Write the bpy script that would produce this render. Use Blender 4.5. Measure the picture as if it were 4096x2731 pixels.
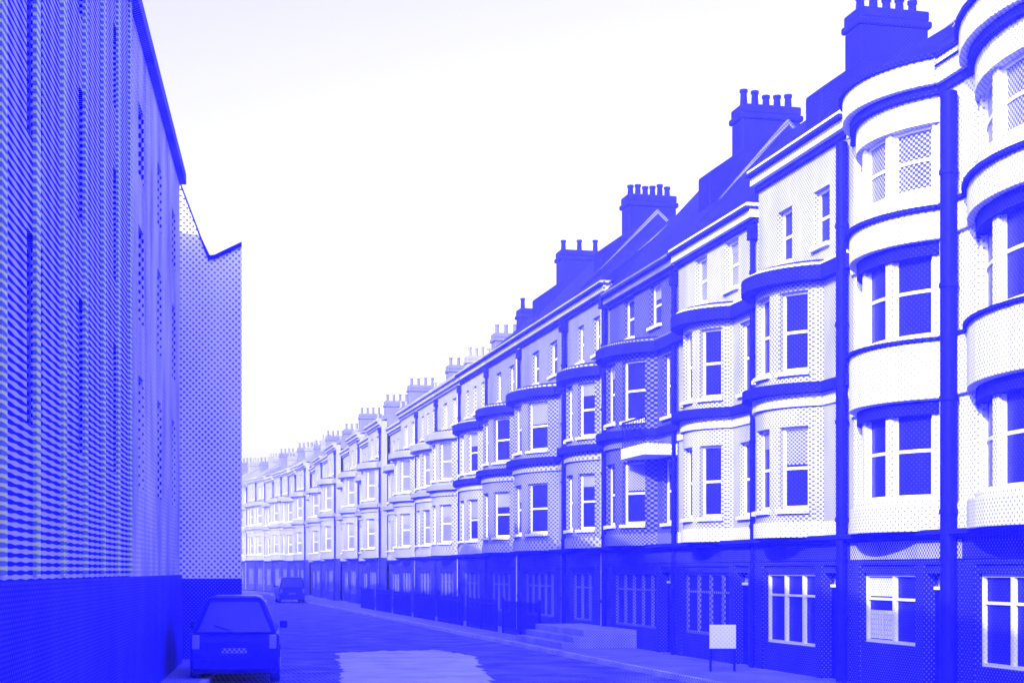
import bpy, math, random
from math import sin, cos, tan, pi, radians, sqrt, asin, atan2
random.seed(7)
for o in list(bpy.data.objects): bpy.data.objects.remove(o)
SC = bpy.context.scene
COL = SC.collection

# ------------------------------------------------------------------ camera
CAM_H = 2.4
cd = bpy.data.cameras.new('camera'); cam = bpy.data.objects.new('camera', cd); COL.objects.link(cam)
cam.location = (0, 0, CAM_H)
cam.rotation_euler = (radians(90), 0, radians(-13.28))
cd.sensor_width = 36; cd.lens = 53.57; cd.shift_y = 0.2236
cd.clip_start = 0.1; cd.clip_end = 3000
SC.camera = cam

# ------------------------------------------------------------------ sky, sun, exposure
SUN = (-1.0, -1.15, 0.68)                       # direction towards the sun
EL = atan2(SUN[2], sqrt(SUN[0]**2 + SUN[1]**2)); AZ = atan2(SUN[0], SUN[1])
w = bpy.data.worlds.new('World'); SC.world = w; w.use_nodes = True
nt = w.node_tree; bg = nt.nodes['Background']
sky = nt.nodes.new('ShaderNodeTexSky'); sky.sky_type = 'NISHITA'; sky.sun_disc = False
sky.sun_elevation = EL; sky.sun_rotation = AZ % (2*pi)
sky.air_density = 1.0; sky.dust_density = 4.0; sky.ozone_density = 1.0
hs = nt.nodes.new('ShaderNodeRGBToBW')
mul = nt.nodes.new('ShaderNodeVectorMath'); mul.operation = 'MULTIPLY'
mul.inputs[1].default_value = (2.7, 2.7, 7.5)   # the blue daylight of the print
nt.links.new(sky.outputs[0], hs.inputs[0]); nt.links.new(hs.outputs[0], mul.inputs[0])
nt.links.new(mul.outputs[0], bg.inputs[0]); bg.inputs[1].default_value = 0.12
sd = bpy.data.lights.new('sun', 'SUN'); sun = bpy.data.objects.new('sun', sd); COL.objects.link(sun)
sd.energy = 4.6; sd.angle = radians(0.5); sd.color = (1, 0.98, 0.95)
from mathutils import Vector
sun.rotation_euler = Vector(SUN).to_track_quat('Z', 'Y').to_euler(); sun.location = (-60, -40, 60)
SC.view_settings.view_transform = 'Standard'; SC.view_settings.look = 'None'
SC.view_settings.exposure = 0.3; SC.view_settings.gamma = 1

# ------------------------------------------------------------------ materials
def newmat(name, rough=0.8, spec=0.3):
    m = bpy.data.materials.new(name); m.use_nodes = True
    b = m.node_tree.nodes['Principled BSDF']; b.inputs['Roughness'].default_value = rough
    b.inputs['Specular IOR Level'].default_value = spec
    return m, m.node_tree, b
def math_n(nt, op, a, b=None, c=None):
    n = nt.nodes.new('ShaderNodeMath'); n.operation = op
    for i, v in enumerate((a, b, c)):
        if v is None: continue
        if isinstance(v, (int, float)): n.inputs[i].default_value = v
        else: nt.links.new(v, n.inputs[i])
    return n.outputs[0]
def stipple(name, light, dark, pitch=0.07, thr=0.45, width=0.25, rough=0.85, spec=0.03, wear=0.12, mode='dots', bump=0.0):
    """printed stipple: a 45 degree lattice of ink dots laid on the surface itself, in object space"""
    m, nt, b = newmat(name, rough, spec)
    tc = nt.nodes.new('ShaderNodeTexCoord'); ge = nt.nodes.new('ShaderNodeNewGeometry')
    sp = nt.nodes.new('ShaderNodeSeparateXYZ'); nt.links.new(tc.outputs['Object'], sp.inputs[0])
    sn = nt.nodes.new('ShaderNodeSeparateXYZ'); nt.links.new(ge.outputs['True Normal'], sn.inputs[0])
    ax = math_n(nt, 'ABSOLUTE', sn.outputs[0]); az = math_n(nt, 'ABSOLUTE', sn.outputs[2])
    fx = math_n(nt, 'GREATER_THAN', ax, 0.6); fz = math_n(nt, 'GREATER_THAN', az, 0.75)
    X, Y, Z = sp.outputs
    def sel(f, a, c):   # f ? a : c
        return math_n(nt, 'ADD', math_n(nt, 'MULTIPLY', f, a), math_n(nt, 'MULTIPLY', math_n(nt, 'SUBTRACT', 1.0, f), c))
    u = sel(fz, X, sel(fx, Y, X)); v = sel(fz, Y, Z)
    k = 2*pi/(pitch*1.414)
    if mode == 'dots':
        c1 = math_n(nt, 'COSINE', math_n(nt, 'MULTIPLY', math_n(nt, 'ADD', u, v), k*0.707*1.414))
        c2 = math_n(nt, 'COSINE', math_n(nt, 'MULTIPLY', math_n(nt, 'SUBTRACT', u, v), k*0.707*1.414))
        d = math_n(nt, 'MULTIPLY_ADD', math_n(nt, 'ADD', c1, c2), 0.25, 0.5)
    else:               # 'lines': boarded rows crossed by faint uprights
        c1 = math_n(nt, 'COSINE', math_n(nt, 'MULTIPLY', v, 2*pi/pitch))
        c2 = math_n(nt, 'COSINE', math_n(nt, 'MULTIPLY', u, 2*pi/(pitch*7)))
        d = math_n(nt, 'MULTIPLY_ADD', math_n(nt, 'ADD', math_n(nt, 'MULTIPLY', c1, 1.45), math_n(nt, 'MULTIPLY', c2, 0.55)), 0.25, 0.5)
    no = nt.nodes.new('ShaderNodeTexNoise'); no.inputs['Scale'].default_value = 0.9; no.inputs['Detail'].default_value = 6
    mp = nt.nodes.new('ShaderNodeMapping'); mp.inputs['Scale'].default_value = (1.0, 1.0, 0.4)
    nt.links.new(tc.outputs['Object'], mp.inputs['Vector']); nt.links.new(mp.outputs[0], no.inputs['Vector'])
    nv = math_n(nt, 'MULTIPLY', math_n(nt, 'SUBTRACT', no.outputs[0], 0.5), wear*4)
    d = math_n(nt, 'SUBTRACT', d, nv)
    mr = nt.nodes.new('ShaderNodeMapRange'); mr.interpolation_type = 'SMOOTHSTEP'
    mr.inputs['From Min'].default_value = thr-width; mr.inputs['From Max'].default_value = thr+width
    nt.links.new(d, mr.inputs['Value'])
    mx = nt.nodes.new('ShaderNodeMix'); mx.data_type = 'RGBA'
    mx.inputs[6].default_value = (*light, 1); mx.inputs[7].default_value = (*dark, 1)
    nt.links.new(mr.outputs[0], mx.inputs[0])
    nt.links.new(mx.outputs[2], b.inputs['Base Color'])
    if bump:
        n2 = nt.nodes.new('ShaderNodeTexNoise'); n2.inputs['Scale'].default_value = 14; n2.inputs['Detail'].default_value = 5
        nt.links.new(tc.outputs['Object'], n2.inputs['Vector'])
        bp = nt.nodes.new('ShaderNodeBump'); bp.inputs['Strength'].default_value = bump; bp.inputs['Distance'].default_value = 0.03
        nt.links.new(n2.outputs[0], bp.inputs['Height']); nt.links.new(bp.outputs[0], b.inputs['Normal'])
    m['mx'] = 1
    return m
INK = (0.006, 0.006, 0.80)
M = {}
M['stucco']   = stipple('white_stucco', (0.50, 0.50, 0.92), (0.07, 0.07, 0.92), thr=0.62, width=0.35, wear=0.2)
M['band']     = stipple('white_painted_band', (0.74, 0.74, 0.92), (0.16, 0.16, 0.92), pitch=0.085, thr=0.76, width=0.3, wear=0.06)
M['grey']     = stipple('shade_toned_stucco', (0.30, 0.30, 0.92), (0.025, 0.025, 0.88), pitch=0.10, thr=0.52, width=0.3)  # shade over the middle fronts is put into this darker colour
M['hazy']     = stipple('haze_toned_stucco', (0.40, 0.40, 0.92), (0.07, 0.07, 0.88), pitch=0.13, thr=0.6, width=0.3)  # shade and distance haze mixed into the wall colour
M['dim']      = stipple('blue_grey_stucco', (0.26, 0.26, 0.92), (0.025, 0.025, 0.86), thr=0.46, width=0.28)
M['shade_stucco'] = stipple('painted_shade_stucco', (0.16, 0.16, 0.92), (0.010, 0.010, 0.86), pitch=0.10, thr=0.42, width=0.28)  # shade on one front, painted as a darker wall colour
M['hazelead'] = stipple('painted_haze_trim', (0.34, 0.34, 0.9), (0.12, 0.12, 0.86), thr=0.5, width=0.3)  # distance haze painted as paler trim, roof and brick
M['trim']     = stipple('dark_lead_trim', (0.035, 0.035, 0.85), INK, thr=0.25, width=0.2)
M['slate']    = stipple('blue_slate', (0.03, 0.03, 0.85), (0.006, 0.006, 0.75), thr=0.18, width=0.12, rough=0.7, bump=0.3)
M['brick']    = stipple('blue_brick', (0.03, 0.03, 0.85), (0.005, 0.005, 0.75), thr=0.16, width=0.12, bump=0.3)
M['shop']     = stipple('dark_shopfront_paint', (0.12, 0.12, 0.9), (0.008, 0.008, 0.75), thr=0.24, width=0.14, rough=0.55)
M['fascia']   = stipple('cream_fascia', (0.6, 0.6, 0.9), (0.05, 0.05, 0.85), thr=0.5, width=0.2)
M['frame']    = stipple('white_frame_paint', (0.82, 0.82, 0.92), (0.6, 0.6, 0.92), thr=0.8, rough=0.5)
M['curtain']  = stipple('pale_curtain', (0.75, 0.75, 0.92), (0.4, 0.4, 0.92), thr=0.6, pitch=0.07)
M['netting']  = stipple('pale_roller_blind', (0.4, 0.4, 0.92), (0.06, 0.06, 0.9), thr=0.5, pitch=0.06)
M['pave']     = stipple('pavement_slabs', (0.30, 0.30, 0.9), (0.02, 0.02, 0.8), pitch=0.12, thr=0.5, width=0.25, bump=0.2)
M['sunpave'] = stipple('painted_sunlit_road', (0.6, 0.6, 0.92), (0.05, 0.05, 0.85), pitch=0.09, thr=0.7, width=0.35, wear=0.25, bump=0.2)  # sunlight on the road, painted as a paler surface
M['pavestone'] = stipple('worn_step_stone', (0.36, 0.36, 0.92), (0.05, 0.05, 0.85), pitch=0.06, thr=0.5, width=0.35, wear=0.2)
M['asphalt']  = stipple('blue_asphalt', (0.26, 0.26, 0.9), (0.012, 0.012, 0.75), pitch=0.16, thr=0.38, width=0.2, wear=0.25, bump=0.3)
M['board']    = stipple('banded_board_wall', (0.55, 0.55, 0.85), (0.010, 0.010, 0.8), pitch=0.085, thr=0.5, width=0.18, mode='lines', wear=0.05)
M['board2']   = stipple('noisy_dotted_wall', (0.7, 0.7, 0.9), (0.010, 0.010, 0.8), pitch=0.12, thr=0.62, width=0.25, wear=0.3)
M['lime']     = stipple('lime_tinted_pilaster_paint', (0.75, 0.85, 0.26), (0.14, 0.20, 0.42), pitch=0.085, thr=0.5, width=0.2, mode='lines', wear=0.05)
M['gable']    = stipple('dotted_gable_wall', (0.80, 0.80, 0.92), (0.03, 0.03, 0.8), pitch=0.11, thr=0.70, width=0.28, wear=0.1)
def plain(name, col, rough=0.5, spec=0.5, metal=0.0, var=0.25):
    m, nt, b = newmat(name, rough, spec); b.inputs['Metallic'].default_value = metal
    tc = nt.nodes.new('ShaderNodeTexCoord'); no = nt.nodes.new('ShaderNodeTexNoise'); no.inputs['Scale'].default_value = 3
    no.inputs['Detail'].default_value = 5
    nt.links.new(tc.outputs['Object'], no.inputs['Vector'])
    mx = nt.nodes.new('ShaderNodeMix'); mx.data_type = 'RGBA'
    mx.inputs[6].default_value = (col[0]*(1-var), col[1]*(1-var), col[2], 1)
    mx.inputs[7].default_value = (min(1, col[0]*(1+var)), min(1, col[1]*(1+var)), col[2], 1)
    nt.links.new(no.outputs[0], mx.inputs[0]); nt.links.new(mx.outputs[2], b.inputs['Base Color'])
    return m
M['ink']   = plain('ink_blue_paint', (0.006, 0.006, 0.75), 0.6, 0.05)
M['glass'] = stipple('dark_window_glass', (0.05, 0.05, 0.85), (0.011, 0.011, 0.8), thr=0.2, width=0.15, rough=0.25, spec=0.08, wear=0.1)
M['paleglass'] = stipple('net_and_haze_glass', (0.42, 0.42, 0.9), (0.03, 0.03, 0.8), thr=0.42, width=0.2, rough=0.3, spec=0.25, wear=0.1)  # net curtains up close; on far houses, haze put into the panes
M['car']   = plain('dark_blue_car_paint', (0.006, 0.006, 0.7), 0.35, 0.12)
M['rubber'] = plain('tyre_rubber', (0.010, 0.010, 0.6), 0.9, 0.1)
M['metal'] = plain('rim_metal', (0.3, 0.3, 0.85), 0.4, 0.5, 0.5)
M['lamp']  = plain('lamp_glass', (0.6, 0.6, 0.9), 0.2, 0.5)

# ------------------------------------------------------------------ mesh helpers
class MB:
    def __init__(s): s.v = []; s.f = []; s.sm = False
    def quad(s, *p):
        i = len(s.v); s.v += [tuple(q) for q in p]; s.f.append(tuple(range(i, i+len(p)))); return s
    def box(s, x0, x1, y0, y1, z0, z1):
        i = len(s.v)
        s.v += [(x0,y0,z0),(x1,y0,z0),(x1,y1,z0),(x0,y1,z0),(x0,y0,z1),(x1,y0,z1),(x1,y1,z1),(x0,y1,z1)]
        for f in ((3,2,1,0),(4,5,6,7),(0,1,5,4),(1,2,6,5),(2,3,7,6),(3,0,4,7)): s.f.append(tuple(i+k for k in f))
        return s
    def prism(s, pts, axis, a0, a1):
        """polygon pts in the two other axes, extruded along axis from a0 to a1"""
        n = len(pts); i = len(s.v)
        def mk(p, a):
            return (a, p[0], p[1]) if axis == 'x' else (p[0], a, p[1]) if axis == 'y' else (p[0], p[1], a)
        s.v += [mk(p, a0) for p in pts] + [mk(p, a1) for p in pts]
        s.f.append(tuple(i+k for k in range(n-1, -1, -1))); s.f.append(tuple(i+n+k for k in range(n)))
        for k in range(n):
            k2 = (k+1) % n; s.f.append((i+k, i+k2, i+n+k2, i+n+k))
        return s
    def cyl(s, p0, p1, r0, r1=None, n=12):
        r1 = r0 if r1 is None else r1
        a = Vector(p0); b = Vector(p1); d = (b-a).normalized()
        u = d.orthogonal().normalized(); v = d.cross(u); i = len(s.v)
        for q, r in ((a, r0), (b, r1)):
            for k in range(n):
                t = 2*pi*k/n; s.v.append(tuple(q + u*r*cos(t) + v*r*sin(t)))
        s.f.append(tuple(i+k for k in range(n-1, -1, -1))); s.f.append(tuple(i+n+k for k in range(n)))
        for k in range(n):
            k2 = (k+1) % n; s.f.append((i+k, i+k2, i+n+k2, i+n+k))
        return s
    def cbox(s, cv, t0, t1, z0, z1, o0, o1):
        """box following a plan curve: t along it, o outward from it"""
        n = cv.segs(t0, t1); i = len(s.v)
        for k in range(n+1):
            t = t0 + (t1-t0)*k/n
            pi_, po = cv.at(t, o0), cv.at(t, o1)
            s.v += [(*pi_, z0), (*po, z0), (*po, z1), (*pi_, z1)]
        for k in range(n):
            a = i+4*k; b = a+4
            for q in range(4):
                q2 = (q+1) % 4; s.f.append((a+q, a+q2, b+q2, b+q))
        s.f.append((i, i+3, i+2, i+1)); e = i+4*n; s.f.append((e, e+1, e+2, e+3))
        return s
    def build(s, name, mat, parent=None, smooth=False, bevel=0):
        me = bpy.data.meshes.new(name); me.from_pydata(s.v, [], s.f)
        import bmesh
        bm = bmesh.new(); bm.from_mesh(me); bmesh.ops.recalc_face_normals(bm, faces=bm.faces)
        bm.to_mesh(me); bm.free()
        me.materials.append(mat)
        o = bpy.data.objects.new(name, me); COL.objects.link(o)
        if parent is not None: o.parent = parent
        if smooth:
            for p in me.polygons: p.use_smooth = True
        if bevel:
            b = o.modifiers.new('bevel', 'BEVEL'); b.width = bevel; b.segments = 2; b.limit_method = 'ANGLE'
        return o
class Flat:
    def __init__(s, x=0.0): s.x = x
    def segs(s, a, b): return 1
    def at(s, t, o): return (s.x-o, t)
class Bow:
    def __init__(s, yc, chord, dep, x=0.0):
        s.R = (chord*chord/4+dep*dep)/(2*dep); s.a = asin(min(1, chord/2/s.R)); s.yc = yc; s.dep = dep; s.x = x
    def segs(s, a, b): return max(1, int(math.ceil(abs(b-a)/0.11)))
    def at(s, t, o): return (s.x + s.R-s.dep-(s.R+o)*cos(t), s.yc+(s.R+o)*sin(t))
def tag(o, label=None, cat=None, group=None, kind=None):
    if label: o['label'] = label
    if cat: o['category'] = cat
    if group: o['group'] = group
    if kind: o['kind'] = kind
    return o
def empty(name, loc, rz=0):
    o = bpy.data.objects.new(name, None); COL.objects.link(o); o.location = loc; o.rotation_euler = (0, 0, rz); o.empty_display_size = 0.3
    return o
KIDS = {}
def copy_tree(o, parent=None):
    c = o.copy(); COL.objects.link(c)
    if parent is not None: c.parent = parent
    for ch in list(o.children): copy_tree(ch, c)
    return c

# ------------------------------------------------------------------ the setting
g = MB().quad((-260, -60, -0.02), (260, -60, -0.02), (260, 420, -0.02), (-260, 420, -0.02)).build('ground', M['asphalt']); tag(g, kind='structure')
FX = 13.9                                      # wall plane of the right-hand terrace
LA = radians(4.87)                             # the left-hand terrace leans this much towards the right
LX0 = -2.63
def left_d(s): return LX0 + s*tan(LA)
r = MB().quad((left_d(-40)+1.0, -40, 0), (11.2, -40, 0), (11.2, 149, 0), (left_d(36)+1.0, 149, 0), (left_d(36)+1.0, 36, 0)).build('road', M['asphalt']); tag(r, kind='structure')
p = MB().box(11.35, 16.0, -40, 150, -0.015, 0.12).build('pavement', M['pave']); tag(p, kind='structure')
p = MB().box(11.2, 11.345, -40, 150, -0.015, 0.125).build('kerb', M['fascia']); tag(p, kind='structure')
q = MB(); q.prism([(left_d(-40)-0.5, -40), (left_d(-40)+0.85, -40), (left_d(36)+0.85, 36), (left_d(36)+0.85, 150), (left_d(36)-0.5, 150)], 'z', -0.015, 0.12)
p = q.build('pavement', M['pave']); tag(p, kind='structure')
q = MB(); q.prism([(left_d(-40)+0.855, -40), (left_d(-40)+1.0, -40), (left_d(36)+1.0, 36), (left_d(36)+1.0, 150), (left_d(36)+0.855, 150), (left_d(36)+0.855, 36)], 'z', -0.015, 0.125)
p = q.build('kerb', M['fascia']); tag(p, kind='structure')
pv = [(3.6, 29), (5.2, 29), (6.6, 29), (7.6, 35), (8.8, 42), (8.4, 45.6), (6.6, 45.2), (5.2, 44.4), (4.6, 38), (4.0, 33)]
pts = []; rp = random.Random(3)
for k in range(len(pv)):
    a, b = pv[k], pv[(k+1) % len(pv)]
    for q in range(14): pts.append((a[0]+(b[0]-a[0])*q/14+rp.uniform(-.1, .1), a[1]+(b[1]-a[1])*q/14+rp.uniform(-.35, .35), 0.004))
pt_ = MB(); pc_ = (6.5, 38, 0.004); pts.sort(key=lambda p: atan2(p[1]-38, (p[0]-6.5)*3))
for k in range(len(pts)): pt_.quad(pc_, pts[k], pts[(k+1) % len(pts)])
patch = pt_.build('painted_sun_patch', M['sunpave']); tag(patch, kind='structure')  # pool of sunlight laid on the road as a pale sheet
# ------------------------------------------------------------------ terrace houses on the right
EAVE = 11.35
BR = random.Random(11)
def window(root, cv, t0, t1, z0, z1, inset, style):
    """one sash window: white frame (part) > pane, sill"""
    pad = 0.06 if isinstance(cv, Flat) else 0.06/cv.R
    rail = 0.035 if isinstance(cv, Flat) else 0.035/cv.R
    f = MB(); a, b = -inset-0.06, -inset+0.01
    f.cbox(cv, t0, t0+pad, z0, z1, a, b); f.cbox(cv, t1-pad, t1, z0, z1, a, b)
    f.cbox(cv, t0+pad, t1-pad, z1-0.06, z1, a, b); f.cbox(cv, t0+pad, t1-pad, z0, z0+0.08, a, b)
    zm = (z0+z1)/2
    f.cbox(cv, t0+pad, t1-pad, zm-0.03, zm+0.03, a, b-0.015)
    if style.get('mullion'):
        tm = (t0+t1)/2; f.cbox(cv, tm-rail/2, tm+rail/2, z0+0.08, zm-0.03, a, b-0.02); f.cbox(cv, tm-rail/2, tm+rail/2, zm+0.03, z1-0.06, a, b-0.02)
    fo = f.build('window', M['frame'], root)
    MB().cbox(cv, t0+pad, t1-pad, z0+0.08, z1-0.06, -inset-0.045, -inset-0.03).build('pane', M[style.get('glass', 'glass')], fo)
    if BR.random() < 0.4 and not style.get('noblind'):
        zl = z1-0.06-(z1-z0)*BR.choice((0.2, 0.3, 0.42)); MB().cbox(cv, t0+pad, t1-pad, zl, z1-0.06, -inset-0.029, -inset-0.022).build('blind', M['netting'], fo)
    if style.get('sill', True):
        MB().cbox(cv, t0-pad*0.6, t1+pad*0.6, z0-0.09, z0-0.004, -inset, 0.09).build('sill', M['band'], fo)
    return fo
def front(root, cv, a, b, nwin, levels, mat, style, name='wall'):
    """levels: (z_bottom, sill, head, z_top) per storey; piers and spandrels with real openings"""
    wl = MB(); pr = style.get('pier', 0.0); T = 0.34+pr*0.8
    L = b-a; frac = style.get('frac', 0.56); wd = L*frac/max(1, nwin); gap = L*(1-frac)/(nwin+1) if nwin else L
    for (zb, zs, zh, zt, has) in levels:
        if not has or nwin == 0:
            wl.cbox(cv, a, b, zb, zt, -T, 0.0); continue
        wl.cbox(cv, a, b, zb, zs, -T, 0.0); wl.cbox(cv, a, b, zh, zt, -T, 0.0)
        for k in range(nwin+1):
            p0 = a + k*(wd+gap); wl.cbox(cv, p0, p0+gap, zs, zh, -T, -pr)
        for k in range(nwin):
            p0 = a + gap + k*(wd+gap)
            window(root, cv, p0, p0+wd, zs, zh, style.get('inset', 0.16), dict(style, glass=(style['attic_glass'] if zb > 8.7 and 'attic_glass' in style else style.get('glass', 'glass'))))
    return wl.build(name, mat, root)
def band(mb, cv, a, b, z0, z1, o): mb.cbox(cv, a, b, z0, z1, -0.02, o)
def chimney(root, x0, y, pots=5, top=15.5, bm='brick', L=1.75, wd=0.85, base=11.0):
    c = MB(); c.box(x0, x0+L, y-wd/2, y+wd/2, base, top-0.42)
    c.prism([(x0-1.0, base), (x0+L+1.0, base), (x0+L+1.0, top-2.0), (x0+L+0.01, top-1.3), (x0-0.01, top-1.3), (x0-1.0, top-2.0)], 'y', y-wd/2-0.03, y+wd/2+0.03)
    c.box(x0-0.07, x0+L+0.07, y-wd/2-0.07, y+wd/2+0.07, top-0.42, top-0.25); c.box(x0-0.02, x0+L+0.02, y-wd/2-0.02, y+wd/2+0.02, top-0.25, top)
    co = c.build('chimney', M[bm], root, bevel=0.05)
    rr = random.Random(int(y*100)+pots)
    for k in range(pots):
        xx = x0+0.2+(L-0.4)*k/max(1, pots-1); h = 0.34+0.16*rr.random()
        p = MB(); p.cyl((xx, y, top-0.02), (xx, y, top+h), 0.11, 0.085, 10); p.cyl((xx, y, top+h-0.06), (xx, y, top+h+0.02), 0.115, 0.115, 10)
        p.build('chimney_pot', M[bm], co)
    return co
def shopfront(root, y0, y1, kind):
    """ground storey: dark timber shopfront with fascia, pilasters, door and window"""
    fv = Flat(0.0); H = 3.05; Wd = y1-y0
    sf = MB()
    sf.cbox(fv, y0, y1, 2.52, H, -0.3, 0.06)                                       # fascia beam
    door_w = 0.95; dy0 = y0+0.45; dy1 = dy0+door_w                                  # door at the far end
    wy0 = dy1+0.28; wy1 = y1-0.4; sill_z = 0.98 if kind == 'cream' else 0.75
    for a, b in ((y0, dy0), (dy1, wy0), (wy1, y1)): sf.cbox(fv, a, b, 0.1, 2.52, -0.3, 0.08)
    sf.cbox(fv, wy0, wy1, 0.1, sill_z, -0.3, 0.03)                                    # stall riser
    sf.cbox(fv, wy0, wy1, 2.35, 2.52, -0.3, 0.0); sf.cbox(fv, dy0, dy1, 2.35, 2.52, -0.3, 0.0)
    sf.build('shopfront', M['shop'], root)
    fb = MB(); fb.cbox(fv, y0+0.03, y1-0.03, 2.62, 2.96, 0.06, 0.09); fb.build('fascia_board', M['fascia'] if kind == 'cream' else M['shop'], root)
    cn = MB(); cn.cbox(fv, y0, y1, H, H+0.09, -0.3, 0.3); cn.cbox(fv, y0, y1, H-0.07, H, 0.06, 0.2); cn.build('shop_cornice', M['trim'], root)
    # shop window in two or three lights
    n = max(2, int(round((wy1-wy0)/0.95))); f = MB()
    st = (wy1-wy0)/n
    for k in range(n+1):
        c = wy0+k*st; lo = max(wy0, c-0.045); hi = min(wy1, c+0.045); f.cbox(fv, lo, hi, sill_z, 2.35, -0.2, -0.08)
    for k in range(n):
        lo = wy0+k*st+0.045; hi = wy0+(k+1)*st-0.045
        f.cbox(fv, lo, hi, sill_z, sill_z+0.06, -0.2, -0.08); f.cbox(fv, lo, hi, 2.29, 2.35, -0.2, -0.08); f.cbox(fv, lo, hi, 1.82, 1.87, -0.19, -0.1)
    fo = f.build('shop_window', M['frame' if kind in ('cream', 'white') else 'dim' if kind == 'dim' else 'grey'], root)
    for k in range(n):
        lo = wy0+k*st+0.045; hi = wy0+(k+1)*st-0.045
        MB().cbox(fv, lo, hi, sill_z+0.06, 2.29, -0.17, -0.155).build('pane', M['glass'], fo)
        if kind == 'cream' and k == n-1:
            c = MB(); yy = lo+0.05
            while yy < hi-0.06:                                                     # gathered curtain hung in the light
                c.cbox(fv, yy, yy+0.05, sill_z+0.08, 1.62, -0.152, -0.125-0.012*(int(yy*20) % 2)); yy += 0.052
            c.cbox(fv, lo+0.04, hi-0.04, 1.9, 2.27, -0.152, -0.13)
            c.build('curtain', M['curtain'], fo)
    d = MB(); d.cbox(fv, dy0, dy1, 0.1, 2.05, -0.25, -0.18)
    for (za, zb) in ((0.25, 0.8), (0.95, 1.85)):
        for (ya, yb) in ((dy0+0.12, dy0+0.42), (dy0+0.53, dy0+0.83)): d.cbox(fv, ya, yb, za, zb, -0.18, -0.155)
    do = d.build('door', M['ink'], root)
    MB().cbox(fv, dy0+0.05, dy1-0.05, 2.11, 2.3, -0.22, -0.2).build('fanlight', M['paleglass'], do)
    MB().cbox(fv, dy0+0.0, dy1, 2.05, 2.11, -0.25, -0.14).build('transom', M['frame'], do)
    k = MB(); k.cyl((0.18, dy0+0.1, 1.05), (0.11, dy0+0.1, 1.05), 0.03, 0.035, 10); k.build('handle', M['metal'], do)
def house(name, s0, s1, label, bow=None, dep=0.9, full=False, mat='stucco', bandmat='band', style=None, chim=None, pots=5, kind='dark',
          pipe=True, setback=0.0, group=None, attic_flat=2, balcony=False, cornice='trim', brick='brick', flat_win=1, chimtop=15.5, roofmat='slate', ev=0.0, pr=0.06, rz=14.3, strip=False):
    style = dict(style or {}); W = s1-s0; y0 = -W/2; y1 = W/2
    root = empty(name, (FX+setback, (s0+s1)/2, 0)); tag(root, label, 'house', group)
    fv = Flat(0.0); m = M[mat]
    lv = [(3.14, 3.72, 5.50, 6.60, True), (6.60, 6.68, 8.40, 8.95, True)]
    EV = EAVE+ev
    at = [(8.95, 9.35, 10.55, EV, True)]
    yc, ch = bow
    bw = Bow(yc, ch, dep); ba = bw.a
    shopfront(root, y0, y1, kind)
    front(root, bw, -ba, ba, 3, lv+at if full else lv, m, style, 'bow_wall')
    fl = MB()                                                                        # soffit and lid of the bow
    n = 16; arc = [bw.at(-ba+2*ba*k/n, 0.0) for k in range(n+1)]
    arc_in = [bw.at(-ba+2*ba*k/n, -0.345) for k in range(n+1)]
    fl.prism(arc, 'z', 3.10, 3.136); fl.build('bow_soffit', M['trim'], root); fl = MB()
    if not full: fl.prism([bw.at(-ba+2*ba*k/n, 0.02) for k in range(n+1)], 'z', 8.955, 9.02)
    if not full: fl.build('bow_lid', M['trim'], root)
    # flat walls either side of the bow
    for (a, b) in ((y0, yc-ch/2), (yc+ch/2, y1)):
        if b-a < 0.04: continue
        if b-a > 1.5 and flat_win: front(root, fv, a, b, flat_win, lv+(at if full else []), m, dict(style, frac=0.5, pier=0), 'wall')
        else: front(root, fv, a, b, 0, lv+(at if full else []), m, style, 'wall')
    if not full: front(root, fv, y0, y1, attic_flat, at, m, dict(style, frac=0.32, pier=0), 'attic_wall')
    # horizontal bands and cornices
    o2 = style.get('proj', 0.10)
    whole = [(bw, -ba, ba, 1.0)] + [(fv, a, b, 0.6) for (a, b) in ((y0, yc-ch/2), (yc+ch/2, y1)) if b-a > 0.1]
    def course(nm, mt, z0, z1, o, runs=whole):                                      # one moulding carried right across the front
        c = MB()
        for cv, a, b, sc_ in runs: c.cbox(cv, a, b, z0, z1, -0.02, o*sc_)
        return c.build(nm, M[mt], root)
    if style.get('deep'):                                                            # broad white spandrels standing proud of the sashes
        course('band', bandmat, 3.12, 3.60, o2); course('band', bandmat, 5.52, 6.56, o2); course('band', bandmat, 8.40, 8.92, o2)
        course('cornice', cornice, 6.563, 6.62, o2+0.07); course('cornice', cornice, 8.923, 9.0, o2+0.09)
    else:
        course('band', bandmat, 3.12, 3.45, o2*0.6); course('band', bandmat, 5.92, 6.18, o2); course('band', bandmat, 8.862, 8.94, o2+0.12)
        course('cornice', cornice, 6.183, 6.40, o2+0.22); course('cornice', cornice, 8.56, 8.86, o2+0.24)
    if style.get('deep'):                                                            # dark strips standing in for the shade under the bands
        for (za, zb) in ((5.26, 5.515), (8.15, 8.395)):
            c = MB(); c.cbox(bw, -ba, ba, za, zb, -0.24, -0.02); c.build('head_shade', M['trim'], root)
    if full:
        course('cornice', cornice, 11.02, 11.17, 0.12); course('parapet', bandmat, 11.172, 11.62, 0.26); course('cornice', cornice, 11.622, 11.70, 0.34)
    else:
        fr_ = [(fv, y0, y1, 1.0)]
        course('cornice', cornice, EV-0.35, EV-0.23, 0.10, fr_); course('parapet', bandmat, EV-0.227, EV-0.05, 0.22, fr_)
        course('gutter', cornice, EV-0.048, EV+0.03, 0.34, fr_); course('parapet', bandmat, EV+0.033, EV+0.11, 0.30, fr_)
    # roof
    rf = MB(); e0 = EV+0.1
    rf.prism([(-0.22, e0+0.02), (3.2, rz), (7.2, e0), (7.2, EV-0.3), (0.35, EV-0.3), (0.35, e0)], 'y', y0+0.003, y1-0.003)
    if full: rf.prism([bw.at(-ba+2*ba*k/n, -0.1) for k in range(n+1)], 'z', 11.5, 11.72)
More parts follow.
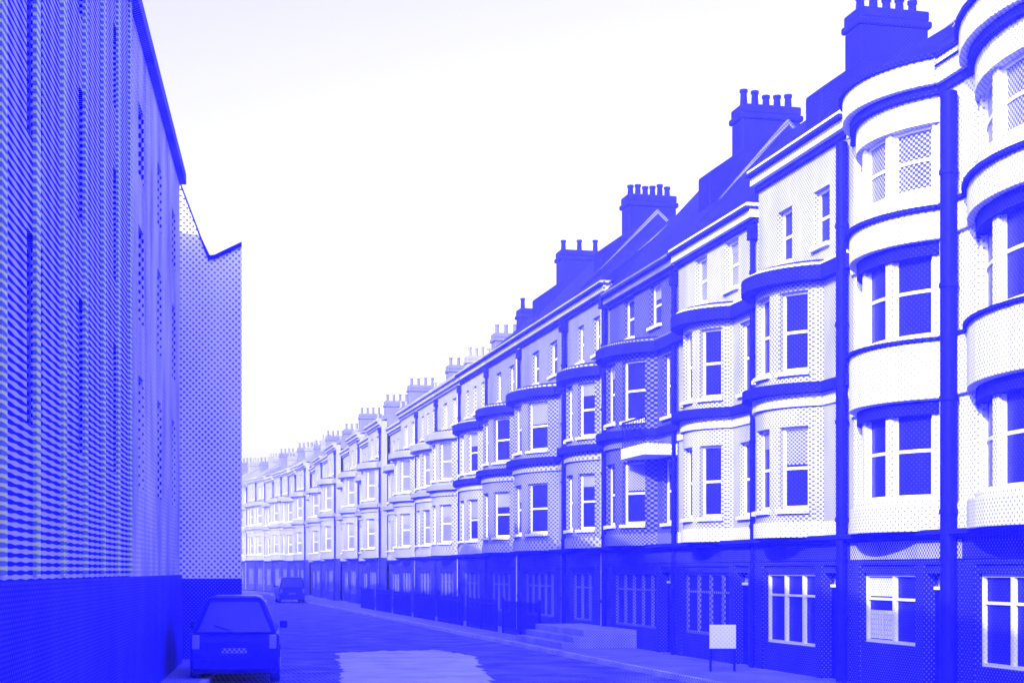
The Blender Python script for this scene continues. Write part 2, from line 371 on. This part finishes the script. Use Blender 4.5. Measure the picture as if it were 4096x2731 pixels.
    if full:   # hipped cap over the bow
        ap = (1.2, yc, 13.0); rim = [(*bw.at(-ba+2*ba*k/n, 0.2), 11.72) for k in range(n+1)]
        for k in range(n): rf.quad(rim[k], rim[k+1], ap)
    rf.build('roof', M[roofmat], root)
    pp = MB(); pp.prism([(-0.1, EV+0.14), (3.2, rz+0.16), (6.9, EV+0.3), (6.9, EV+0.05), (3.2, rz-0.1), (-0.1, EV-0.05)], 'y', y0+0.004, y0+0.26); pp.build('party_wall_coping', M['dim'], root)
    bk = MB(); bk.box(0.72, 7.0, y0+0.004, y1-0.004, 0.0, EV-0.32); bk.build('house_body', M['dim'], root)
    if chim is not None: chimney(root, 2.2, chim, pots, chimtop, brick)
    if pipe:
        pl = MB(); yy = y0+0.03+pr*1.4; px_ = -0.05-pr
        pl.cyl((px_, yy, 0.12), (px_, yy, EV-0.5), pr, None, 14)
        for zz in (1.4, 3.4, 5.4, 7.4, 9.4): pl.cyl((px_, yy, zz), (px_, yy, zz+0.08), pr+0.02, None, 14)
        if pr < 0.1: pl.box(px_-pr*1.6, -0.02, yy-pr*1.5, yy+pr*1.9, EV-0.75, EV-0.4)
        pl.build('drainpipe', M['ink'], root)
        if strip: MB().box(-0.12, -0.004, yy+pr*1.5, yy+pr*1.5+0.3, 0.13, EV-0.36).build('pilaster', M['band'], root)
    if balcony:
        bl = MB(); bl.box(-0.95, -0.0, y0+0.1, y0+2.2, 5.55, 5.85); bl.build('balcony_slab', M['band'], root)
        rl = MB()
        rl.box(-0.93, -0.9, y0+0.12, y0+2.18, 6.55, 6.6)
        for k in range(15): rl.box(-0.925, -0.905, y0+0.14+k*0.143, y0+0.16+k*0.143, 5.85, 6.55)
        rl.build('railing', M['ink'], root)
    return root
DEEP = dict(deep=True, pier=0.09, inset=0.19, proj=0.13, frac=0.80, noblind=True, sill=False, attic_glass='paleglass')
SASH = dict(pier=0.0, inset=0.14, proj=0.08, frac=0.62)
house('terrace_house', 17.4, 24.2, 'nearest white bow-fronted house with broad bands, cut off by the right edge', bow=(0.75, 4.7), dep=0.72, full=True, mat='band', style=DEEP, kind='white')
house('terrace_house', 24.2, 28.6, 'white bow house with broad bands, curved cornice and curtained ground-floor window', bow=(0.30, 3.15), dep=0.62, full=True, mat='band', style=DEEP, kind='cream', pr=0.15)  # pipe thickened to stand in for the shaded recess beside the bow
house('terrace_house', 28.6, 33.6, 'white bow-fronted house with dark curved hood, below the tallest chimney in view', bow=(0.4, 2.95), dep=0.8, mat='stucco', style=SASH, kind='white', chim=2.1, pots=5, chimtop=15.6, ev=0.3, pr=0.12, rz=14.4)  # thick dark pipe fills in the shade between the bows
house('terrace_house', 33.6, 39.2, 'pale bow house with netted attic windows beside the shaded blue-grey house', bow=(0.1, 2.6), dep=0.75, mat='stucco', style=dict(SASH, attic_glass='paleglass'), ev=-0.4, rz=14.5)
house('terrace_house', 39.2, 45.6, 'shaded blue-grey bow house with white balcony slab and long chimney stack', bow=(0.3, 3.5), dep=0.9, mat='shade_stucco', bandmat='dim', style=SASH, chim=-1.9, pots=5, balcony=True, kind='dim', ev=-0.45, rz=14.7)  # wall colour carries the shade
house('terrace_house', 45.6, 50.4, 'shade-toned bow house beside full-height pipe, between blue-grey house and wide bow', bow=(-0.1, 3.4), dep=0.7, mat='grey', bandmat='hazy', style=SASH, kind='dim', pr=0.09, strip=True)
house('terrace_house', 50.4, 57.2, 'shade-toned wide bow house with curved hood, first beyond the stone steps', bow=(0.3, 4.8), dep=0.95, mat='grey', bandmat='hazy', style=SASH, chim=-2.8, pots=6, kind='dim', pr=0.09, strip=True, rz=14.8)
FW = 5.9; HZ = 'houses fading into haze down the terrace'; FAR = dict(SASH, glass='paleglass')  # pale far panes imitate haze
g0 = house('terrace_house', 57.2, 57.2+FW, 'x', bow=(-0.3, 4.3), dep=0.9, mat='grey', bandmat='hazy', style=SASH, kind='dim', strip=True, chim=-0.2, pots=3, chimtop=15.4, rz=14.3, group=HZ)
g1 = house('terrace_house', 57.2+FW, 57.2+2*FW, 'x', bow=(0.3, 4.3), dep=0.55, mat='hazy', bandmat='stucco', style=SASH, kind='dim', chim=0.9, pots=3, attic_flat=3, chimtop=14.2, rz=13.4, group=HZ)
g2 = house('terrace_house', 57.2+2*FW, 57.2+3*FW, 'x', bow=(-0.2, 4.2), dep=0.85, mat='hazy', bandmat='hazy', style=FAR, kind='dim', strip=True, chim=0.3, pots=4, chimtop=13.9, rz=13.0, cornice='hazelead', brick='dim', roofmat='dim', group=HZ)  # paler roof, brick, trim and glass imitate distance haze
g3 = house('terrace_house', 57.2+3*FW, 57.2+4*FW, 'x', bow=(0.3, 4.3), dep=0.5, mat='hazy', bandmat='stucco', style=FAR, kind='dim', chim=0.9, pots=5, attic_flat=3, chimtop=13.7, rz=13.0, cornice='hazelead', brick='hazelead', roofmat='hazelead', group=HZ)
ORD = ['first', 'second', 'third', 'fourth', 'fifth', 'sixth', 'seventh', 'eighth', 'ninth', 'tenth', 'eleventh', 'twelfth', 'thirteenth', 'fourteenth', 'fifteenth', 'sixteenth', 'seventeenth']
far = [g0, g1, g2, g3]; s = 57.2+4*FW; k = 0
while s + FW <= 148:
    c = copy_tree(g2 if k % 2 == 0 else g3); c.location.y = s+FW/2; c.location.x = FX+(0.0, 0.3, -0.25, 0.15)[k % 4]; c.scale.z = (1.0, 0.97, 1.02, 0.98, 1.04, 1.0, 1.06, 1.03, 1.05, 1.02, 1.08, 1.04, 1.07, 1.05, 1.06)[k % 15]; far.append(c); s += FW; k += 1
for i, o in enumerate(far):
    o['label'] = 'hazy pale bow-fronted house, %s beyond the shade-toned wide bow house' % ORD[i]
END_S = s + 0.3

# the terrace bends left and climbs out of sight
while s < 205:
    c = copy_tree(g2 if k % 2 == 0 else g3); y = s+FW/2
    c.location = (FX-0.0016*(y-146)**2, y, 0); c.rotation_euler.z = math.atan(0.0032*(y-146)); c.scale.z = 1.08+0.0016*(y-150)+(0.03 if k % 3 else 0)
    c['label'] = 'tiny pale house in the haze where the terrace bends left at its far end'; c['group'] = 'houses at the far bend of the terrace'
    s += FW; k += 1

# ------------------------------------------------------------------ left side of the street
def frame_left(s0, s1):   # root on the leaning facade line; local +x points across the street
    return
def left_house(name, s0, s1, H, label, mat, ribs=True, roof='flat', depth=10, group=None):
    L = (s1-s0)/cos(LA); root = empty(name, (left_d(s0), s0, 0), -LA); tag(root, label, 'house', group)
    wl = MB(); nb = max(1, int(L/3.4)); st = L/nb
    rows = [(3.9, 5.9), (6.9, 8.6), (9.5, 10.8)]; rows = [q for q in rows if q[1] < H-0.7]
    # facade with real openings
    wy = [(k*st+st/2-0.5, k*st+st/2+0.5) for k in range(nb)]
    zprev = 0.0
    for (za, zb) in rows + [(H-0.45, None)]:
        wl.box(-0.4, 0, 0, L, zprev, za)
        if zb is None: break
        yp = 0.0
        for (a, b) in wy: wl.box(-0.4, 0, yp, a, za, zb); yp = b
        wl.box(-0.4, 0, yp, L, za, zb); zprev = zb
    wl.box(-depth, -0.401, 0.0, L, 0, H-0.46)
    wl.build('wall', M[mat], root)
    for (za, zb) in rows:
        for (a, b) in wy:
            f = MB(); f.box(-0.2, -0.12, a, a+0.07, za, zb); f.box(-0.2, -0.12, b-0.07, b, za, zb); f.box(-0.2, -0.12, a+0.07, b-0.07, zb-0.07, zb)
            f.box(-0.2, -0.12, a+0.07, b-0.07, za, za+0.07); f.box(-0.19, -0.13, a+0.07, b-0.07, (za+zb)/2-0.03, (za+zb)/2+0.03)
            fo = f.build('window', M['dim'], root); MB().box(-0.18, -0.165, a+0.07, b-0.07, za+0.07, zb-0.07).build('pane', M['glass'], fo)
    if ribs:
        for k in range(nb*2+1):
            y = min(max(k*st/2-0.14, 0), L-0.28)
            MB().box(0.002, 0.04, y, y+0.28, 2.35, H-0.46).build('pilaster', M['lime'], root)
    cn = MB(); cn.box(-0.4, 0.16, 0, L, H-0.45, H-0.2); cn.box(-0.4, 0.1, 0, L, H-0.2, H); cn.build('cornice', M['dim'], root)
    MB().box(0.003, 0.06, 0, L, 0.0, 2.3).build('plinth', M['shop'], root)
    rf = MB(); rf.prism([(-0.42, H-0.46), (-depth/2, H+1.0 if roof == 'pitch' else H-0.1), (-depth, H-0.46)], 'y', 0.003, L-0.003); rf.build('roof', M['slate'], root)
    return root
left_house('terrace_house', -12, 7.0, 12.4, 'blue banded left terrace house nearest the camera, out at the picture edge', 'board')
left_house('terrace_house', 7.0, 26.5, 12.4, 'tall dark blue banded house with lime pilasters, filling the left edge', 'board')
left_house('terrace_house', 26.5, 38.6, 12.4, 'dark dotted house with stepped cornice, beyond the lime-pilastered house', 'board2', ribs=False)
# V-roofed gable house standing forward of the left terrace
gh = empty('gable_house', (0, 0, 0), 0); tag(gh, 'blue dotted gable-ended house with V-shaped butterfly roofline on the left', 'house')
ang = 13.28
def cam2(px, z):   # picture column and depth -> street plan
    x = (px-1176)/3500*z; a = radians(ang); return (x*cos(a)+z*sin(a), -x*sin(a)+z*cos(a))
gh_s = 40.2; gh_z = 39.6
def dcol(px): return gh_s*tan(math.atan((px-1176)/3500)+radians(ang))
gx1 = dcol(555); gx0 = gx1-8.0; gw = 8.0
pB = (gx1, gh_s); pA = (gx0, gh_s)
gh.location = (gx0, gh_s, 0)
def hh(py): return CAM_H+(1310-py)*gh_z/3500
def gx(px): return dcol(px)-gx0
prof = [(0, 0), (gw, 0), (gw, hh(555)), (gx(492), hh(588)), (gx(478), hh(590)), (gx(412), hh(420)), (gx(390), hh(400)), (0, hh(400))]
MB().prism(prof, 'y', 0, 0.35).build('gable_wall', M['gable'], gh)
MB().prism([(0.02, 0), (gw-0.02, 0), (gw-0.02, hh(562)), (gx(492), hh(600)), (gx(412), hh(440)), (0.02, hh(415))], 'y', 0.352, 11).build('side_wall', M['dim'], gh)
cp = MB()
pr_ = prof[2:]
for (a, b) in zip(pr_[:-1], pr_[1:]): cp.quad((a[0], -0.05, a[1]), (b[0], -0.05, b[1]), (b[0], 0.4, b[1]+0.0), (a[0], 0.4, a[1])) ; cp.quad((a[0], -0.05, a[1]-0.12), (b[0], -0.05, b[1]-0.12), (b[0], -0.05, b[1]), (a[0], -0.05, a[1]))
cp.build('coping', M['trim'], gh)
MB().box(0, gw, -0.06, -0.003, 0, 2.2).build('plinth', M['shop'], gh)
# row beyond it, hidden from the photograph's spot but shading the street
s = 55.0; k = 0; LXF = pB[0]-1.2
while s < 146:
    b = empty('terrace_house', (LXF, s, 0)); tag(b, 'plain blue house of the left-hand row beyond the gable house', 'house', 'left-hand row beyond the gable house')
    MB().box(-8, 0, 0.002, 7.598, 0, 10.2).build('wall', M['dim'], b)
    MB().prism([(0.2, 10.0), (-4, 11.0), (-8.2, 10.0)], 'y', 0.002, 7.598).build('roof', M['slate'], b)
    for zz in (1.0, 4.0, 7.0):
        for yy in (1.2, 4.6):
            f = MB(); f.box(0.002, 0.06, yy, yy+0.08, zz, zz+1.7); f.box(0.002, 0.06, yy+1.12, yy+1.2, zz, zz+1.7); f.box(0.002, 0.06, yy+0.08, yy+1.12, zz+1.62, zz+1.7); f.box(0.002, 0.06, yy+0.08, yy+1.12, zz, zz+0.08)
            fo = f.build('window', M['frame'], b); MB().box(0.002, 0.03, yy+0.08, yy+1.12, zz+0.08, zz+1.62).build('pane', M['glass'], fo)
    s += 7.6

# ------------------------------------------------------------------ street furniture
st_ = empty('entrance_steps', (12.6, 46.0, 0.12)); tag(st_, 'pale stone entrance steps in front of the shade-toned bow house', 'steps')
for k in range(3): MB().box(-1.0+0.33*k, 1.28, -3.2, 2.6, 0.18*k+0.001, 0.18*(k+1)).build('step', M['pavestone'], st_, bevel=0.015)
sb = empty('sign_board', (*cam2(1660, 34.5), 0.12), radians(-13.28)); tag(sb, 'small blank white square board on two legs by the dark shopfronts', 'sign')
MB().box(-0.3, 0.3, -0.02, 0.02, 0.52, 1.06).build('panel', M['frame'], sb, bevel=0.01)
for x in (-0.27, 0.27): MB().box(x-0.025, x+0.025, -0.02+0.045, 0.03+0.04, 0.0, 1.0).build('leg', M['ink'], sb)
rl0 = empty('iron_railing', (12.55, 49.2, 0.12)); tag(rl0, 'x', 'railing', 'iron railings before the hazy houses')
b = MB(); b.box(-0.02, 0.02, 0, 5.4, 1.0, 1.05); b.box(-0.02, 0.02, 0, 5.4, 0.14, 0.18)
b.build('rail', M['ink'], rl0)
b = MB()
for k in range(46):
    y = 0.06+k*0.117; b.cyl((0, y, 0.0), (0, y, 1.12), 0.011, None, 5); b.cyl((0, y, 1.12), (0, y, 1.22), 0.02, 0.002, 5)
b.build('bars', M['ink'], rl0)
for y in (0, 2.7, 5.4): MB().box(-0.04, 0.04, y-0.04, y+0.04, 0, 1.3).build('post', M['ink'], rl0)
rails = [rl0]
for k in range(1, 7):
    c = copy_tree(rl0); c.location.y = 49.2+6.5*k; rails.append(c)
for i, o in enumerate(rails): o['label'] = 'dark iron railing on the far pavement, %s in line from the stone steps' % ORD[i]

# ------------------------------------------------------------------ vehicles
def vehicle(name, loc, rz, label, cat, L, Wd, H, belt, prof, cabin, glassdepth=0.012):
    root = empty(name, loc, rz); tag(root, label, cat)
    hw = Wd/2
    # body: loft of cross sections along y; lower shell then narrower cabin
    def loft(pts, inset_of, z_to=None):
        mb = MB(); n = len(pts)
        for side in (-1, 1):
            pass
        i = len(mb.v)
        for (y, z) in pts:
            w_ = hw - inset_of(z); mb.v += [(-w_, y, z), (w_, y, z)]
        mb.f.append(tuple(2*k for k in range(n))); mb.f.append(tuple(2*k+1 for k in range(n-1, -1, -1)))
        for k in range(n):
            k2 = (k+1) % n; mb.f.append((2*k, 2*k2, 2*k2+1, 2*k+1))
        return mb
    loft(prof, lambda z: 0.04 if z < 0.35 else 0.0).build('body', M['car'], root, bevel=0.06)
    TB = 0.34 if H < 1.9 else 0.17
    tum = lambda z: 0.02 + TB*max(0, (z-belt))/(H-belt)
    loft(cabin, tum).build('cabin', M['car'], root, bevel=0.12)
    # glazing stands a little proud of the cabin shell
    yb = cabin[0][0]; yf = cabin[-1][0]; yrt = cabin[1][0]; yft = cabin[-2][0]
    zt = H-0.13; zb = belt+0.06
    def cabp(f, y_lo, y_hi): return y_lo + (y_hi-y_lo)*f
    for side in (-1, 1):
        segs = ((0.06, 0.33), (0.37, 0.65), (0.69, 0.95)) if L > 4.4 else ((0.06, 0.48), (0.53, 0.94))
        for (a, c) in segs:
            g_ = MB(); pts = []
            for (f, z) in ((a, zb), (c, zb), (c, zt), (a, zt)):
                q = (z-belt)/(H-belt); lo = yb+(yrt-yb)*q; hi = yf+(yft-yf)*q
                pts.append((side*(hw-tum(z)+0.012), cabp(f, lo, hi), z))
            inn = [(x-side*0.03, y, z) for (x, y, z) in pts]
            i = len(g_.v); g_.v += pts+inn; g_.f += [(0,1,2,3), (7,6,5,4), (0,4,5,1), (1,5,6,2), (2,6,7,3), (3,7,4,0)]
            g_.build('side_window', M['carglass'], root)
    for nm, y0_, y1_, sg in (('rear_window', yb, yrt, -1), ('windscreen', yf, yft, 1)):
        pts = []
        for (sx, z) in ((-1, zb), (1, zb), (1, zt), (-1, zt)):
            q = (z-belt)/(H-belt); pts.append((sx*(hw-tum(z)-0.12), y0_+(y1_-y0_)*q+sg*0.012, z))
        g_ = MB(); g_.v = pts+[(x, y-sg*0.03, z) for (x, y, z) in pts]; g_.f = [(0,1,2,3), (7,6,5,4), (0,4,5,1), (1,5,6,2), (2,6,7,3), (3,7,4,0)]
        g_.build(nm, M['carglass'], root)
    wr = 0.34 if H < 1.9 else 0.36
    for side in (-1, 1):
        for y in (-L/2+0.82, L/2-0.85):
            x0 = side*(hw-0.20); x1 = side*(hw+0.015)
            t = MB(); t.cyl((x0, y, wr), (x1, y, wr), wr, None, 28); wo = t.build('wheel', M['rubber'], root, bevel=0.03)
            rm = MB(); rm.cyl((x1-side*0.02, y, wr), (x1+side*0.012, y, wr), wr*0.62, wr*0.55, 20)
            rm.build('rim', M['metal'], wo)
        MB().box(side*(hw-0.3)-0.12, side*(hw-0.3)+0.12, L/2-0.06, L/2+0.015, 0.68, 0.84).build('headlight', M['lamp'], root, bevel=0.02)
        MB().box(side*(hw-0.13)-0.08, side*(hw-0.13)+0.08, -L/2-0.015, -L/2+0.06, 0.75, 1.05).build('tail_light', M['taillamp'], root, bevel=0.02)
        MB().box(side*(hw+0.09)-0.09, side*(hw+0.09)+0.09, yf-0.28, yf-0.16, belt+0.02, belt+0.2).build('wing_mirror', M['car'], root, bevel=0.03)
    MB().box(-hw+0.06, hw-0.06, -L/2-0.07, -L/2+0.05, 0.32, 0.56).build('rear_bumper', M['rubber'], root, bevel=0.04)
    MB().box(-hw+0.06, hw-0.06, L/2-0.05, L/2+0.07, 0.30, 0.54).build('front_bumper', M['rubber'], root, bevel=0.04)
    hd = MB(); hd.box(-0.16, 0.16, -L/2-0.03, -L/2-0.017, 0.84, 0.88); hd.build('tailgate_handle', M['rubber'], root)
    wp = MB(); wp.cyl((-0.05, yb-0.03, zb+0.02), (-0.42, yb+(yrt-yb)*0.18-0.03, zb+0.14), 0.012, None, 6); wp.build('rear_wiper', M['rubber'], root)
    MB().box(-0.26, 0.26, -L/2-0.016, -L/2-0.002, 0.66, 0.77).build('number_plate', M['dim'], root)
    return root
M['carglass'] = plain('car_glass', (0.03, 0.03, 0.75), 0.15, 0.2)
M['taillamp'] = plain('tail_lamp_glass', (0.15, 0.15, 0.8), 0.2, 0.5)
L = 4.5; H = 1.86
prof = [(-L/2, 0.35), (-L/2+0.0, 0.95), (-L/2+0.1, 1.08), (0.9, 1.08), (L/2-0.25, 0.98), (L/2, 0.8), (L/2, 0.35), (L/2-0.3, 0.22), (-L/2+0.25, 0.22)]
cabin = [(-L/2+0.06, 1.05), (-L/2+0.42, H-0.05), (-L/2+0.7, H), (0.35, H-0.02), (0.55, H-0.08), (1.25, 1.05)]
cabin2 = [(-L/2+0.06, 1.05), (-L/2+0.42, H), (0.45, H), (1.25, 1.05)]
cp_ = cam2(560, 33.8)
vehicle('parked_car', (cp_[0]-0.1, cp_[1]+0.6, 0.0), -LA, 'large dark blue estate car parked at the left kerb', 'car', L, 1.86, H, 1.05, prof, cabin2)
L = 4.6; H = 1.92
prof = [(-L/2, 0.4), (-L/2, 1.14), (L/2-1.0, 1.14), (L/2-0.15, 1.05), (L/2, 0.9), (L/2, 0.4), (L/2-0.3, 0.26), (-L/2+0.25, 0.26)]
cabin3 = [(-L/2+0.02, 1.1), (-L/2+0.1, H), (L/2-1.75, H), (L/2-0.95, 1.1)]
vehicle('parked_van', (10.1, 116, 0.0), 0, 'distant dark van parked at the right kerb in the haze', 'van', L, 1.9, H, 1.12, prof, cabin3)

# ------------------------------------------------------------------ air
hz = MB().box(-255, 255, -58, 415, -1.0, 17.5).build('haze', M['ink']); tag(hz, kind='stuff')
hm = bpy.data.materials.new('haze_air'); hm.use_nodes = True; hn = hm.node_tree
for n in list(hn.nodes): hn.nodes.remove(n)
ho = hn.nodes.new('ShaderNodeOutputMaterial'); hv = hn.nodes.new('ShaderNodeVolumePrincipled')
hv.inputs['Color'].default_value = (0.9, 0.9, 1.0, 1); hv.inputs['Density'].default_value = 0.0017; hv.inputs['Anisotropy'].default_value = 0.0
hn.links.new(hv.outputs[0], ho.inputs['Volume']); hz.data.materials.clear(); hz.data.materials.append(hm)
